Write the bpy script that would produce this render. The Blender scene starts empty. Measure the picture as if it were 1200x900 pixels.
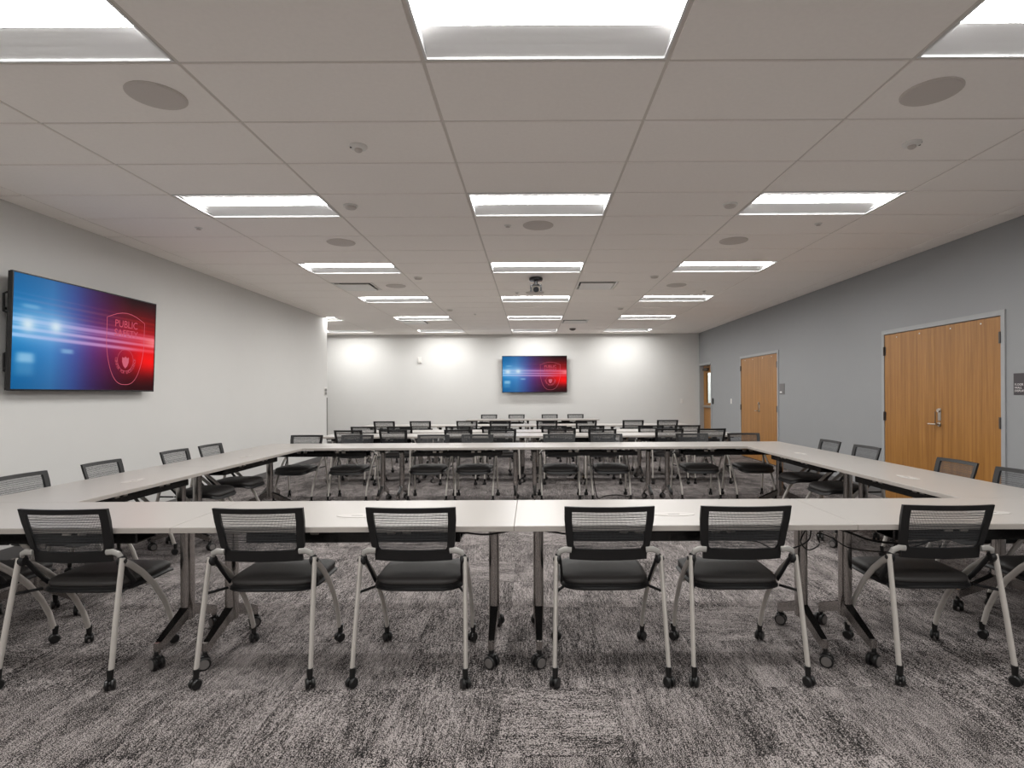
import bpy, math, random
from math import sin, cos, pi, radians
from mathutils import Vector, Matrix

random.seed(7)
C = bpy.context.scene.collection
S = bpy.context.scene

# ------------------------------------------------------------------ camera
CAM_H = 1.385
cam_d = bpy.data.cameras.new('camera')
cam = bpy.data.objects.new('camera', cam_d)
C.objects.link(cam)
cam_d.sensor_width = 36.0
cam_d.lens = 657.0 * 36.0 / 1200.0
cam_d.shift_x = -23.15 / 1200.0
cam_d.shift_y = 11.7 / 1200.0
cam_d.clip_start = 0.05
cam.matrix_world = Matrix.Translation((0, 0, CAM_H)) @ Matrix.Rotation(radians(90), 4, 'X') @ Matrix.Rotation(-0.0048, 4, 'Z')
S.camera = cam
# ------------------------------------------------------------------ world, exposure
w = bpy.data.worlds.new('world'); S.world = w
w.use_nodes = True
w.node_tree.nodes['Background'].inputs[0].default_value = (0.6, 0.65, 0.7, 1)
w.node_tree.nodes['Background'].inputs[1].default_value = 0.05
LAMP = 17.0            # radiance of the troffer lenses
S.view_settings.view_transform = 'Standard'
S.view_settings.look = 'None'
S.view_settings.gamma = 1.0
S.view_settings.use_curve_mapping = False
EXPO = 1.48
S.view_settings.exposure = EXPO
try:
    S.cycles.max_bounces = 14
    S.cycles.diffuse_bounces = 12
    S.cycles.glossy_bounces = 4
    S.cycles.transmission_bounces = 4
    S.cycles.transparent_max_bounces = 20
    S.cycles.sample_clamp_indirect = 10.0
    S.cycles.caustics_reflective = False
    S.cycles.caustics_refractive = False
    S.cycles.use_denoising = True
except Exception:
    pass

# ------------------------------------------------------------------ room numbers
XL, XR, YB, YF, ZC = -4.45, 4.63, -4.6, 15.5, 3.04
YA, XA = 12.2, -7.6          # left wall ends at YA, the room widens to XA
GX0, GY0, GW, GD = -0.533, 2.791, 1.2192, 0.6096   # ceiling grid


# ------------------------------------------------------------------ materials
def srgb(r, g, b):
    f = lambda c: (c / 255 / 12.92) if c / 255 <= 0.04045 else ((c / 255 + 0.055) / 1.055) ** 2.4
    return (f(r), f(g), f(b), 1)


def mat(name, col, rough=0.5, metal=0.0, noise=0.0, nscale=30.0, bump=0.0, bscale=200.0, spec=0.5):
    m = bpy.data.materials.new(name); m.use_nodes = True
    nt = m.node_tree; b = nt.nodes['Principled BSDF']
    b.inputs['Base Color'].default_value = col
    b.inputs['Roughness'].default_value = rough
    b.inputs['Metallic'].default_value = metal
    b.inputs['Specular IOR Level'].default_value = spec
    tc = nt.nodes.new('ShaderNodeTexCoord')
    if noise:
        n = nt.nodes.new('ShaderNodeTexNoise'); n.inputs['Scale'].default_value = nscale
        nt.links.new(tc.outputs['Object'], n.inputs['Vector'])
        mx = nt.nodes.new('ShaderNodeMix'); mx.data_type = 'RGBA'
        mx.inputs['A'].default_value = tuple(c * (1 - noise) for c in col[:3]) + (1,)
        mx.inputs['B'].default_value = tuple(min(1, c * (1 + noise)) for c in col[:3]) + (1,)
        nt.links.new(n.outputs['Fac'], mx.inputs['Factor'])
        nt.links.new(mx.outputs['Result'], b.inputs['Base Color'])
    if bump:
        n2 = nt.nodes.new('ShaderNodeTexNoise'); n2.inputs['Scale'].default_value = bscale
        n2.inputs['Detail'].default_value = 3
        nt.links.new(tc.outputs['Object'], n2.inputs['Vector'])
        bp = nt.nodes.new('ShaderNodeBump'); bp.inputs['Strength'].default_value = bump
        bp.inputs['Distance'].default_value = 0.002
        nt.links.new(n2.outputs['Fac'], bp.inputs['Height'])
        nt.links.new(bp.outputs['Normal'], b.inputs['Normal'])
    return m


def emit(name, col, strength):
    m = bpy.data.materials.new(name); m.use_nodes = True
    nt = m.node_tree; nt.nodes.clear()
    o = nt.nodes.new('ShaderNodeOutputMaterial'); e = nt.nodes.new('ShaderNodeEmission')
    e.inputs[0].default_value = col; e.inputs[1].default_value = strength
    nt.links.new(e.outputs[0], o.inputs[0])
    return m


def N(nt, t, **kw):
    n = nt.nodes.new(t)
    for k, v in kw.items():
        setattr(n, k, v)
    return n


def math_node(nt, op, a, b=None, c=None):
    n = nt.nodes.new('ShaderNodeMath'); n.operation = op
    for i, v in enumerate((a, b, c)):
        if v is None:
            continue
        if isinstance(v, (int, float)):
            n.inputs[i].default_value = v
        else:
            nt.links.new(v, n.inputs[i])
    return n.outputs[0]


def carpet_mat():
    m = bpy.data.materials.new('carpet'); m.use_nodes = True
    nt = m.node_tree; b = nt.nodes['Principled BSDF']; L = nt.links.new
    b.inputs['Roughness'].default_value = 0.95
    b.inputs['Specular IOR Level'].default_value = 0.1
    geo = N(nt, 'ShaderNodeNewGeometry'); sp = N(nt, 'ShaderNodeSeparateXYZ')
    L(geo.outputs['Position'], sp.inputs[0])
    X, Y = sp.outputs[0], sp.outputs[1]
    ix = math_node(nt, 'FLOOR', math_node(nt, 'DIVIDE', math_node(nt, 'SUBTRACT', X, -0.14), 0.5))
    iy = math_node(nt, 'FLOOR', math_node(nt, 'DIVIDE', math_node(nt, 'SUBTRACT', Y, 0.14), 0.5))
    cid = N(nt, 'ShaderNodeCombineXYZ'); L(ix, cid.inputs[0]); L(iy, cid.inputs[1])
    wn = N(nt, 'ShaderNodeTexWhiteNoise', noise_dimensions='2D'); L(cid.outputs[0], wn.inputs['Vector'])
    r = wn.outputs['Value']
    turn = math_node(nt, 'GREATER_THAN', r, 0.90)
    def mixf(a, c):
        d = math_node(nt, 'SUBTRACT', c, a)
        return math_node(nt, 'MULTIPLY_ADD', d, turn, a)
    U, V = mixf(X, Y), mixf(Y, X)
    off = math_node(nt, 'MULTIPLY', r, 40.0)
    def tex(su, sv, detail=2.0, scale=1.0, rough=0.55, o=True):
        cv = N(nt, 'ShaderNodeCombineXYZ')
        L(math_node(nt, 'MULTIPLY', U, su), cv.inputs[0]); L(math_node(nt, 'MULTIPLY', V, sv), cv.inputs[1])
        if o:
            L(off, cv.inputs[2])
        t = N(nt, 'ShaderNodeTexNoise'); t.inputs['Scale'].default_value = scale
        t.inputs['Detail'].default_value = detail; t.inputs['Roughness'].default_value = rough
        L(cv.outputs[0], t.inputs['Vector'])
        return t.outputs['Fac']
    streak = tex(85, 9.0, 3)
    streak2 = tex(190, 22, 1)
    grain = tex(300, 210, 0)
    patch = tex(7.5, 2.6, 3)
    cv = N(nt, 'ShaderNodeTexNoise'); cv.inputs['Scale'].default_value = 1.1; cv.inputs['Detail'].default_value = 3
    L(geo.outputs['Position'], cv.inputs['Vector'])
    s = math_node(nt, 'MULTIPLY', streak, 0.22)
    s = math_node(nt, 'MULTIPLY_ADD', streak2, 0.26, s)
    s = math_node(nt, 'MULTIPLY_ADD', grain, 0.62, s)
    s = math_node(nt, 'MULTIPLY_ADD', patch, 0.26, s)
    s = math_node(nt, 'MULTIPLY_ADD', cv.outputs['Fac'], 0.10, s)
    s = math_node(nt, 'MULTIPLY_ADD', r, 0.03, s)
    s = math_node(nt, 'SUBTRACT', s, 0.745)
    s = math_node(nt, 'MULTIPLY_ADD', s, 5.8, 0.5)
    rp = N(nt, 'ShaderNodeValToRGB')
    e = rp.color_ramp.elements
    e[0].position = 0.0; e[0].color = CARPET_D
    e[1].position = 1.0; e[1].color = CARPET_L
    k = e.new(0.5); k.color = CARPET_M
    L(s, rp.inputs[0]); L(rp.outputs[0], b.inputs['Base Color'])
    bp = N(nt, 'ShaderNodeBump'); bp.inputs['Strength'].default_value = 0.5; bp.inputs['Distance'].default_value = 0.002
    L(grain, bp.inputs['Height']); L(bp.outputs[0], b.inputs['Normal'])
    return m


def wood_mat(name, dark, light, axis_scale=(60, 60, 1.6)):
    m = bpy.data.materials.new(name); m.use_nodes = True
    nt = m.node_tree; b = nt.nodes['Principled BSDF']; L = nt.links.new
    b.inputs['Roughness'].default_value = 0.38
    tc = N(nt, 'ShaderNodeTexCoord'); mp = N(nt, 'ShaderNodeMapping')
    mp.inputs['Scale'].default_value = axis_scale
    L(tc.outputs['Object'], mp.inputs[0])
    n1 = N(nt, 'ShaderNodeTexNoise'); n1.inputs['Scale'].default_value = 0.55; n1.inputs['Detail'].default_value = 5
    n1.inputs['Distortion'].default_value = 0.4
    n2 = N(nt, 'ShaderNodeTexNoise'); n2.inputs['Scale'].default_value = 3.0; n2.inputs['Detail'].default_value = 2
    L(mp.outputs[0], n1.inputs['Vector']); L(mp.outputs[0], n2.inputs['Vector'])
    s = math_node(nt, 'MULTIPLY_ADD', n2.outputs['Fac'], 0.35, math_node(nt, 'MULTIPLY', n1.outputs['Fac'], 0.75))
    s = math_node(nt, 'MULTIPLY_ADD', math_node(nt, 'SUBTRACT', s, 0.55), 2.6, 0.5)
    rp = N(nt, 'ShaderNodeValToRGB'); e = rp.color_ramp.elements
    e[0].color = dark; e[1].color = light
    L(s, rp.inputs[0]); L(rp.outputs[0], b.inputs['Base Color'])
    return m


def mesh_mat():
    """woven back fabric: threads with open holes between them"""
    m = bpy.data.materials.new('chair_mesh'); m.use_nodes = True
    nt = m.node_tree; b = nt.nodes['Principled BSDF']; L = nt.links.new
    b.inputs['Base Color'].default_value = (0.036, 0.038, 0.041, 1)
    b.inputs['Roughness'].default_value = 0.6
    uv = N(nt, 'ShaderNodeUVMap'); sp = N(nt, 'ShaderNodeSeparateXYZ'); L(uv.outputs[0], sp.inputs[0])
    # uv is in metres over the panel
    fx = math_node(nt, 'FRACT', math_node(nt, 'DIVIDE', sp.outputs[0], 0.0052))
    fy = math_node(nt, 'FRACT', math_node(nt, 'DIVIDE', sp.outputs[1], 0.0060))
    rib = math_node(nt, 'SINE', math_node(nt, 'MULTIPLY', sp.outputs[1], 2 * pi / 0.0135))
    hx = math_node(nt, 'GREATER_THAN', fx, 0.30)
    hy = math_node(nt, 'GREATER_THAN', fy, math_node(nt, 'MULTIPLY_ADD', rib, 0.22, 0.40))
    hole = math_node(nt, 'MULTIPLY', hx, hy)
    tr = N(nt, 'ShaderNodeBsdfTransparent'); mx = N(nt, 'ShaderNodeMixShader')
    out = nt.nodes['Material Output']
    L(hole, mx.inputs[0]); L(b.outputs[0], mx.inputs[1]); L(tr.outputs[0], mx.inputs[2]); L(mx.outputs[0], out.inputs[0])
    return m


CARPET_D = srgb(24, 23, 23)
CARPET_M = srgb(82, 77, 76)
CARPET_L = srgb(166, 159, 157)
M = {}
M['carpet'] = carpet_mat()
M['subfloor'] = mat('subfloor', (0.02, 0.02, 0.02, 1), 0.9)
M['wall'] = mat('wall_paint', srgb(214, 214, 212), 0.75, noise=0.015, nscale=3, bump=0.05, bscale=300, spec=0.25)
M['wall_grey'] = mat('wall_paint_grey', srgb(150, 152, 154), 0.7, noise=0.015, nscale=3, bump=0.05, bscale=300, spec=0.3)
M['tile'] = mat('ceiling_tile', srgb(250, 245, 240), 0.95, noise=0.03, nscale=40, bump=0.35, bscale=900, spec=0.1)
M['grid'] = mat('ceiling_grid', srgb(216, 210, 203), 0.6, spec=0.3)
M['plenum'] = mat('plenum', (0.03, 0.03, 0.03, 1), 0.9)
M['base'] = mat('rubber_base', srgb(96, 95, 95), 0.6, noise=0.03)
M['reflector'] = mat('reflector_white', srgb(222, 222, 222), 0.55, spec=0.3)
M['lens'] = emit('lens', (1.0, 0.985, 0.96, 1), LAMP)
M['frame_metal'] = mat('door_frame_paint', srgb(160, 162, 164), 0.45, noise=0.02)
M['wood'] = wood_mat('door_veneer', srgb(134, 88, 36), srgb(174, 124, 62))
M['steel'] = mat('brushed_steel', srgb(190, 185, 178), 0.3, 1.0, noise=0.05, nscale=60)
M['hinge'] = mat('hinge_steel', srgb(96, 90, 86), 0.4, 0.8)
M['silver'] = mat('chair_frame_silver', srgb(196, 191, 185), 0.42, 0.25, noise=0.03, nscale=25)
M['bracket'] = mat('chair_bracket_grey', srgb(176, 174, 170), 0.4, 0.3, noise=0.04, nscale=60)
M['plastic'] = mat('black_plastic', (0.005, 0.005, 0.0056, 1), 0.5, noise=0.1, nscale=80, bump=0.1, bscale=900)
M['seat'] = mat('seat_fabric', (0.034, 0.031, 0.030, 1), 0.55, noise=0.15, nscale=400, bump=0.25, bscale=1500)
M['mesh'] = mesh_mat()
M['wheel'] = mat('caster_black', (0.006, 0.006, 0.006, 1), 0.35, noise=0.1)
M['hub'] = mat('caster_hub', srgb(110, 106, 104), 0.5, noise=0.05)
M['chrome'] = mat('polished_leg', srgb(172, 168, 165), 0.2, 1.0, noise=0.04, nscale=12)
M['leg_black'] = mat('leg_black', (0.006, 0.006, 0.006, 1), 0.25, noise=0.1)
M['top'] = mat('white_laminate', srgb(163, 159, 155), 0.32, noise=0.012, nscale=8)
M['edge'] = mat('edge_band', srgb(172, 166, 160), 0.45, noise=0.02)
M['grommet'] = mat('grommet_white', srgb(180, 176, 172), 0.4, noise=0.02)
M['cord'] = mat('cord_black', (0.008, 0.008, 0.008, 1), 0.5, noise=0.1)
M['white_plastic'] = mat('white_plastic', srgb(226, 224, 220), 0.4, noise=0.02)
M['grey_plastic'] = mat('grey_plastic', srgb(120, 118, 116), 0.5, noise=0.03)
M['grille'] = mat('speaker_grille', srgb(205, 198, 192), 0.8, noise=0.12, nscale=700)
M['sign'] = mat('sign_dark', srgb(64, 60, 64), 0.45, noise=0.03)
M['sign_grey'] = mat('sign_grey', srgb(105, 103, 104), 0.45, noise=0.03)
M['sign_text'] = mat('sign_text', srgb(225, 222, 222), 0.5, noise=0.02)
M['black_gloss'] = mat('bezel_black', (0.008, 0.008, 0.009, 1), 0.25, noise=0.1)
M['shadow_gap'] = mat('duct_dark', (0.01, 0.009, 0.009, 1), 0.8, noise=0.1)
SCR_K = 2 ** -EXPO
M['lettering'] = emit('screen_lettering', srgb(214, 92, 112), 0.85 * SCR_K)
M['outline'] = emit('screen_outline', srgb(226, 110, 130), 0.8 * SCR_K)


def glass_mat():
    m = bpy.data.materials.new('clear_glass'); m.use_nodes = True
    nt = m.node_tree; nt.nodes.clear()
    o = N(nt, 'ShaderNodeOutputMaterial'); g = N(nt, 'ShaderNodeBsdfGlossy'); t = N(nt, 'ShaderNodeBsdfTransparent')
    lw = N(nt, 'ShaderNodeLayerWeight'); mx = N(nt, 'ShaderNodeMixShader')
    g.inputs['Roughness'].default_value = 0.02
    t.inputs[0].default_value = (0.93, 0.96, 0.94, 1)
    nt.links.new(math_node(nt, 'MULTIPLY_ADD', math_node(nt, 'POWER', lw.outputs['Facing'], 4.0), 0.45, 0.04), mx.inputs[0]); nt.links.new(t.outputs[0], mx.inputs[1])
    nt.links.new(g.outputs[0], mx.inputs[2]); nt.links.new(mx.outputs[0], o.inputs[0])
    return m


M['glass'] = glass_mat()


def screen_mat():
    m = bpy.data.materials.new('screen_picture'); m.use_nodes = True
    nt = m.node_tree; nt.nodes.clear()
    o = N(nt, 'ShaderNodeOutputMaterial'); e = N(nt, 'ShaderNodeEmission')
    a = N(nt, 'ShaderNodeAttribute'); a.attribute_name = 'picture'
    nt.links.new(a.outputs['Color'], e.inputs[0]); e.inputs[1].default_value = SCR_K
    gl = N(nt, 'ShaderNodeBsdfGlossy'); gl.inputs['Roughness'].default_value = 0.35
    mx = N(nt, 'ShaderNodeMixShader'); mx.inputs[0].default_value = 0.02
    nt.links.new(e.outputs[0], mx.inputs[1]); nt.links.new(gl.outputs[0], mx.inputs[2])
    nt.links.new(mx.outputs[0], o.inputs[0])
    return m


M['screen'] = screen_mat()


# ------------------------------------------------------------------ mesh builder
class MB:
    def __init__(self):
        self.v, self.f, self.m = [], [], []
        self.mi = 0

    def add(self, vs, fs):
        o = len(self.v)
        self.v += [tuple(p) for p in vs]
        self.f += [tuple(i + o for i in f) for f in fs]
        self.m += [self.mi] * len(fs)

    def box(self, x0, x1, y0, y1, z0, z1):
        vs = [(x0, y0, z0), (x1, y0, z0), (x1, y1, z0), (x0, y1, z0), (x0, y0, z1), (x1, y0, z1), (x1, y1, z1), (x0, y1, z1)]
        self.add(vs, [(0, 3, 2, 1), (4, 5, 6, 7), (0, 1, 5, 4), (1, 2, 6, 5), (2, 3, 7, 6), (3, 0, 4, 7)])
        return self

    def bbox(self, x0, x1, y0, y1, z0, z1, b):
        """box with chamfered edges (b)"""
        vs = []
        for z, i in ((z0, b), (z0 + b, 0), (z1 - b, 0), (z1, b)):
            c = 0 if i == 0 else b
            r = b
            a0, a1, c0, c1 = x0 + c, x1 - c, y0 + c, y1 - c
            vs += [(a0 + r, c0, z), (a1 - r, c0, z), (a1, c0 + r, z), (a1, c1 - r, z), (a1 - r, c1, z), (a0 + r, c1, z), (a0, c1 - r, z), (a0, c0 + r, z)]
        fs = [tuple(reversed(range(8))), tuple(range(24, 32))]
        for k in range(3):
            for i in range(8):
                j = (i + 1) % 8
                fs.append((k * 8 + i, k * 8 + j, (k + 1) * 8 + j, (k + 1) * 8 + i))
        self.add(vs, fs)
        return self

    def tube(self, pts, rx, ry=None, n=10, up=(0, 0, 1), cap=True):
        """tube along pts; rx across, ry along 'up' side; radii may be lists"""
        pts = [Vector(p) for p in pts]
        ry = rx if ry is None else ry
        vs = []; K = len(pts)
        for i, p in enumerate(pts):
            t = (pts[min(i + 1, K - 1)] - pts[max(i - 1, 0)]).normalized()
            u = Vector(up)
            a = t.cross(u)
            if a.length < 1e-4:
                a = t.cross(Vector((0, 1, 0)))
            a.normalize(); bb = a.cross(t).normalized()
            r1 = rx[i] if isinstance(rx, (list, tuple)) else rx
            r2 = ry[i] if isinstance(ry, (list, tuple)) else ry
            for k in range(n):
                an = 2 * pi * k / n
                vs.append(p + a * (cos(an) * r1) + bb * (sin(an) * r2))
        fs = []
        for i in range(K - 1):
            for k in range(n):
                l = (k + 1) % n
                fs.append((i * n + k, i * n + l, (i + 1) * n + l, (i + 1) * n + k))
        if cap:
            fs.append(tuple(reversed(range(n)))); fs.append(tuple(range((K - 1) * n, K * n)))
        self.add(vs, fs)
        return self

    def disc(self, c, axis, r, h, n=16, bev=0.15):
        """short cylinder centred at c along axis with rounded rims"""
        c = Vector(c); a = Vector(axis).normalized()
        b = min(h, r) * bev
        pr = [(-h / 2, r - b), (-h / 2 + b, r), (h / 2 - b, r), (h / 2, r - b)]
        u = a.orthogonal().normalized(); w_ = a.cross(u)
        vs = []
        for z, rr in pr:
            for k in range(n):
                an = 2 * pi * k / n
                vs.append(c + a * z + u * (cos(an) * rr) + w_ * (sin(an) * rr))
        fs = [tuple(reversed(range(n))), tuple(range(3 * n, 4 * n))]
        for i in range(3):
            for k in range(n):
                l = (k + 1) % n
                fs.append((i * n + k, i * n + l, (i + 1) * n + l, (i + 1) * n + k))
        self.add(vs, fs)
        return self

    def lathe(self, prof, c=(0, 0, 0), n=24):
        """prof: list of (r, z) about the vertical axis"""
        vs = []
        for r, z in prof:
            for k in range(n):
                an = 2 * pi * k / n
                vs.append((c[0] + r * cos(an), c[1] + r * sin(an), c[2] + z))
        fs = []
        for i in range(len(prof) - 1):
            for k in range(n):
                l = (k + 1) % n
                fs.append((i * n + k, i * n + l, (i + 1) * n + l, (i + 1) * n + k))
        fs.append(tuple(reversed(range(n)))); fs.append(tuple(range((len(prof) - 1) * n, len(prof) * n)))
        self.add(vs, fs)
        return self

    def rings(self, rings):
        n = len(rings[0]); vs = [p for r in rings for p in r]; fs = []
        for i in range(len(rings) - 1):
            for k in range(n):
                l = (k + 1) % n
                fs.append((i * n + k, i * n + l, (i + 1) * n + l, (i + 1) * n + k))
        fs.append(tuple(reversed(range(n)))); fs.append(tuple(range((len(rings) - 1) * n, len(rings) * n)))
        self.add(vs, fs)
        return self

    def shell(self, P, ss, ts, keep, th):
        """thick sheet: P(s,t,side) with side -1/+1, only the cells that keep(i,j) says"""
        ns, ntt = len(ss), len(ts)
        idx = {}
        vs = []
        def vid(i, j, k):
            if (i, j, k) not in idx:
                idx[(i, j, k)] = len(vs); vs.append(P(ss[i], ts[j], k * th / 2))
            return idx[(i, j, k)]
        fs = []
        K = lambda i, j: 0 <= i < ns - 1 and 0 <= j < ntt - 1 and keep(i, j)
        for i in range(ns - 1):
            for j in range(ntt - 1):
                if not K(i, j):
                    continue
                q = [(i, j), (i + 1, j), (i + 1, j + 1), (i, j + 1)]
                fs.append(tuple(vid(a, b, -1) for a, b in q))
                fs.append(tuple(vid(a, b, 1) for a, b in reversed(q)))
                for (di, dj), (p, r) in (((0, -1), (q[0], q[1])), ((1, 0), (q[1], q[2])), ((0, 1), (q[2], q[3])), ((-1, 0), (q[3], q[0]))):
                    if not K(i + di, j + dj):
                        fs.append((vid(p[0], p[1], 1), vid(r[0], r[1], 1), vid(r[0], r[1], -1), vid(p[0], p[1], -1)))
        self.add(vs, fs)
        return self

    def mesh(self, name, mats, smooth=False, angle=40):
        me = bpy.data.meshes.new(name)
        me.from_pydata(self.v, [], self.f)
        mats = mats if isinstance(mats, (list, tuple)) else [mats]
        for m in mats:
            me.materials.append(m)
        me.polygons.foreach_set('material_index', self.m)
        if smooth:
            me.polygons.foreach_set('use_smooth', [True] * len(me.polygons))
            me.update()
            try:
                me.set_sharp_from_angle(angle=radians(angle))
            except Exception:
                pass
        me.update()
        return me

    def build(self, name, mats, parent=None, smooth=False, angle=40):
        return link(name, self.mesh(name, mats, smooth, angle), parent)


def link(name, me, parent=None, loc=None):
    o = bpy.data.objects.new(name, me); C.objects.link(o)
    if parent is not None:
        o.parent = parent
    if loc is not None:
        o.location = loc
    return o


def tag(o, label=None, cat=None, group=None, kind=None):
    if label: o['label'] = label
    if cat: o['category'] = cat
    if group: o['group'] = group
    if kind: o['kind'] = kind
    return o


def empty(name, loc=(0, 0, 0), rz=0.0, **kw):
    o = bpy.data.objects.new(name, None); C.objects.link(o)
    o.empty_display_size = 0.1
    o.location = loc; o.rotation_euler = (0, 0, rz)
    tag(o, **kw)
    return o


CH = {}
def finish_tree(root):
    """remember the children lists so that copies are quick"""
    def kids(o):
        return [(c, kids(c)) for c in o.children]
    CH[root.name] = kids(root)


def copy_tree(root, loc, rz, label, group):
    r = root.copy(); C.objects.link(r); r.location = loc; r.rotation_euler = (0, 0, rz)
    r['label'] = label; r['group'] = group
    def rec(lst, par):
        for c, sub in lst:
            d = c.copy(); C.objects.link(d); d.parent = par
            rec(sub, d)
    rec(CH[root.name], r)
    return r


def text_mesh(body, size, extrude=0.0, align='LEFT', space=1.0):
    cu = bpy.data.curves.new('lettering', 'FONT')
    cu.body = body; cu.size = size; cu.extrude = extrude; cu.align_x = align; cu.space_character = space
    cu.resolution_u = 3
    o = bpy.data.objects.new('lettering_source', cu)
    C.objects.link(o)
    dg = bpy.context.evaluated_depsgraph_get()
    me = bpy.data.meshes.new_from_object(o.evaluated_get(dg))
    bpy.data.objects.remove(o)
    return me


# ================================================================== SETTING
# floor and carpet tiles
fl = MB(); fl.box(XA - 0.2, XR + 0.3, YB - 0.2, YF + 0.2, -0.12, -0.006)
floor = fl.build('floor', M['subfloor']); tag(floor, kind='structure')
TX0, TY0, TS = -0.14, 0.14, 0.5
g = 0.0008
def carpet_tile(mb, x0, x1, y0, y1):
    mb.bbox(x0 + g, x1 - g, y0 + g, y1 - g, -0.006, 0.0, 0.0012)
ct_me = MB(); carpet_tile(ct_me, 0, TS, 0, TS); ct_me = ct_me.mesh('carpet_tile', M['carpet'])
rest = MB()
for j in range(-10, 31):
    y0 = TY0 + j * TS; y1 = y0 + TS
    for i in range(-15, 10):
        x0 = TX0 + i * TS; x1 = x0 + TS
        full = x0 >= XL and x1 <= XR
        if full and 3 <= j <= 18:
            if abs((x0 + x1) / 2 + 0.0) / max(y0, 0.1) < 1.05:
                link('carpet_tile', ct_me, floor, (x0, y0, 0))
                continue
        a0, a1, b0, b1 = x0, x1, max(y0, YB), min(y1, YF)
        if b1 - b0 < 0.01:
            continue
        lim = XL if b0 < YA else XA
        if b0 < YA < b1:
            # the row that crosses the end of the left wall
            aa0, aa1 = max(a0, XA), min(a1, XL)
            if aa1 - aa0 > 0.01:
                carpet_tile(rest, aa0, aa1, YA, b1)
        a0 = max(a0, lim); a1 = min(a1, XR)
        if a1 - a0 > 0.01:
            carpet_tile(rest, a0, a1, b0, b1)
rc = rest.build('carpet', M['carpet'], floor); rc['kind'] = 'stuff'

# walls
def struct(name, mb, m):
    o = mb.build(name, m); tag(o, kind='structure'); return o
wl = MB(); wl.box(XL - 0.2, XL, YB - 0.2, YA - 0.0, -0.006, ZC + 0.1); struct('wall_left', wl, M['wall'])
wl = MB(); wl.box(XA, XL - 0.2, YA - 0.2, YA, -0.006, ZC + 0.1); struct('wall_alcove_front', wl, M['wall'])
wl = MB(); wl.box(XA - 0.2, XA, YA - 0.2, YF + 0.2, -0.006, ZC + 0.1); struct('wall_alcove_left', wl, M['wall'])
wl = MB(); wl.box(XA, XR + 0.16, YF, YF + 0.2, -0.006, ZC + 0.1); struct('wall_back', wl, M['wall'])
wl = MB(); wl.box(XL, XR + 0.3, YB - 0.2, YB, -0.006, ZC + 0.1); struct('wall_front', wl, M['wall'])
D1 = (5.505, 7.36); D2 = (10.54, 12.40); D3 = (14.46, 15.42)
DH = 2.14
wr = MB(); ys = [YB] + [v for d in (D1, D2, D3) for v in (d[0] - 0.0, d[1] + 0.0)] + [YF]
for a, b in zip(ys[0::2], ys[1::2]):
    wr.box(XR, XR + 0.16, a, b, -0.006, ZC + 0.1)
for d in (D1, D2, D3):
    wr.box(XR, XR + 0.16, d[0], d[1], DH, ZC + 0.1)
struct('wall_right', wr, M['wall_grey'])

# baseboards
def baseboard(name, x0, x1, y0, y1):
    b = MB(); b.bbox(x0, x1, y0, y1, 0.0, 0.102, 0.003); struct(name, b, M['base'])
baseboard('baseboard_left', XL, XL + 0.008, YB + 0.01, YA)
baseboard('baseboard_back', XA + 0.01, XR - 0.01, YF - 0.008, YF)
baseboard('baseboard_right_near', XR - 0.008, XR, YB + 0.01, D1[0] - 0.06)
baseboard('baseboard_right_middle', XR - 0.008, XR, D1[1] + 0.06, D2[0] - 0.06)
baseboard('baseboard_right_far', XR - 0.008, XR, D2[1] + 0.06, D3[0] - 0.06)
baseboard('baseboard_alcove', XL - 0.2, XL, YA, YA + 0.008)
cg = MB(); cg.bbox(XL - 0.045, XL + 0.006, YA - 0.045, YA + 0.006, 0.1, 1.33, 0.002); struct('trim_corner_guard', cg, M['grey_plastic'])

# ceiling: slab, grid bars and tiles
cl = MB(); cl.box(XA - 0.2, XR + 0.3, YB - 0.2, YF + 0.2, ZC + 0.14, ZC + 0.24)
ceiling = cl.build('ceiling', M['plenum']); tag(ceiling, kind='structure')
BZ = ZC + 0.006
LIGHTS = [(c, k) for k in (-9, -5, -1, 3, 7, 11, 15, 19) for c in (-2, 0, 2)] + [(-4, 15), (-4, 19)]
HALF = {(-2, 9): 0, (1, 9): 0, (-2, 16): 0, (1, 16): 0}     # cells whose left half holds a diffuser
tile_cache = {}
back_field = MB()
def ceiling_tile(x0, x1, y0, y1):
    w_, d_ = round(x1 - x0, 3), round(y1 - y0, 3)
    if w_ < 0.03 or d_ < 0.03:
        return
    if (w_, d_) not in tile_cache:
        t = MB(); e = 0.009
        t.bbox(e, w_ - e, e, d_ - e, 0.0, 0.018, 0.0025)
        tile_cache[(w_, d_)] = t.mesh('ceiling_tile', M['tile'])
    if y1 < 0.5:            # behind the photographer: kept as one joined field
        back_field.bbox(x0 + 0.009, x1 - 0.009, y0 + 0.009, y1 - 0.009, ZC, ZC + 0.018, 0.0025)
        return
    link('ceiling_tile', tile_cache[(w_, d_)], ceiling, (x0, y0, ZC))
for k in range(-13, 21):
    y0 = GY0 + k * GD; y1 = min(y0 + GD, YF); y0 = max(y0, YB)
    for c in range(-6, 5):
        if (c, k) in LIGHTS:
            continue
        x0 = GX0 + c * GW; x1 = min(x0 + GW, XR)
        lim = XL if y0 < YA else XA
        if y0 < YA < y1 and x0 < XL:
            ceiling_tile(max(x0, XA), min(x1, XL), YA, y1)
        x0 = max(x0, lim)
        if (c, k) in HALF:
            x0 = x0 + GD
        if x1 - x0 > 0.03:
            ceiling_tile(x0, x1, y0, y1)
o = back_field.build('ceiling_tile_field', M['tile'], ceiling); o['kind'] = 'stuff'
for n in range(-5, 5):
    x = GX0 + n * GW
    b = MB(); ya = YB if x > XL else YA
    b.box(x - 0.012, x + 0.012, ya, YF, BZ, BZ + 0.03)
    b.build('grid_runner', M['grid'], ceiling)
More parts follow.
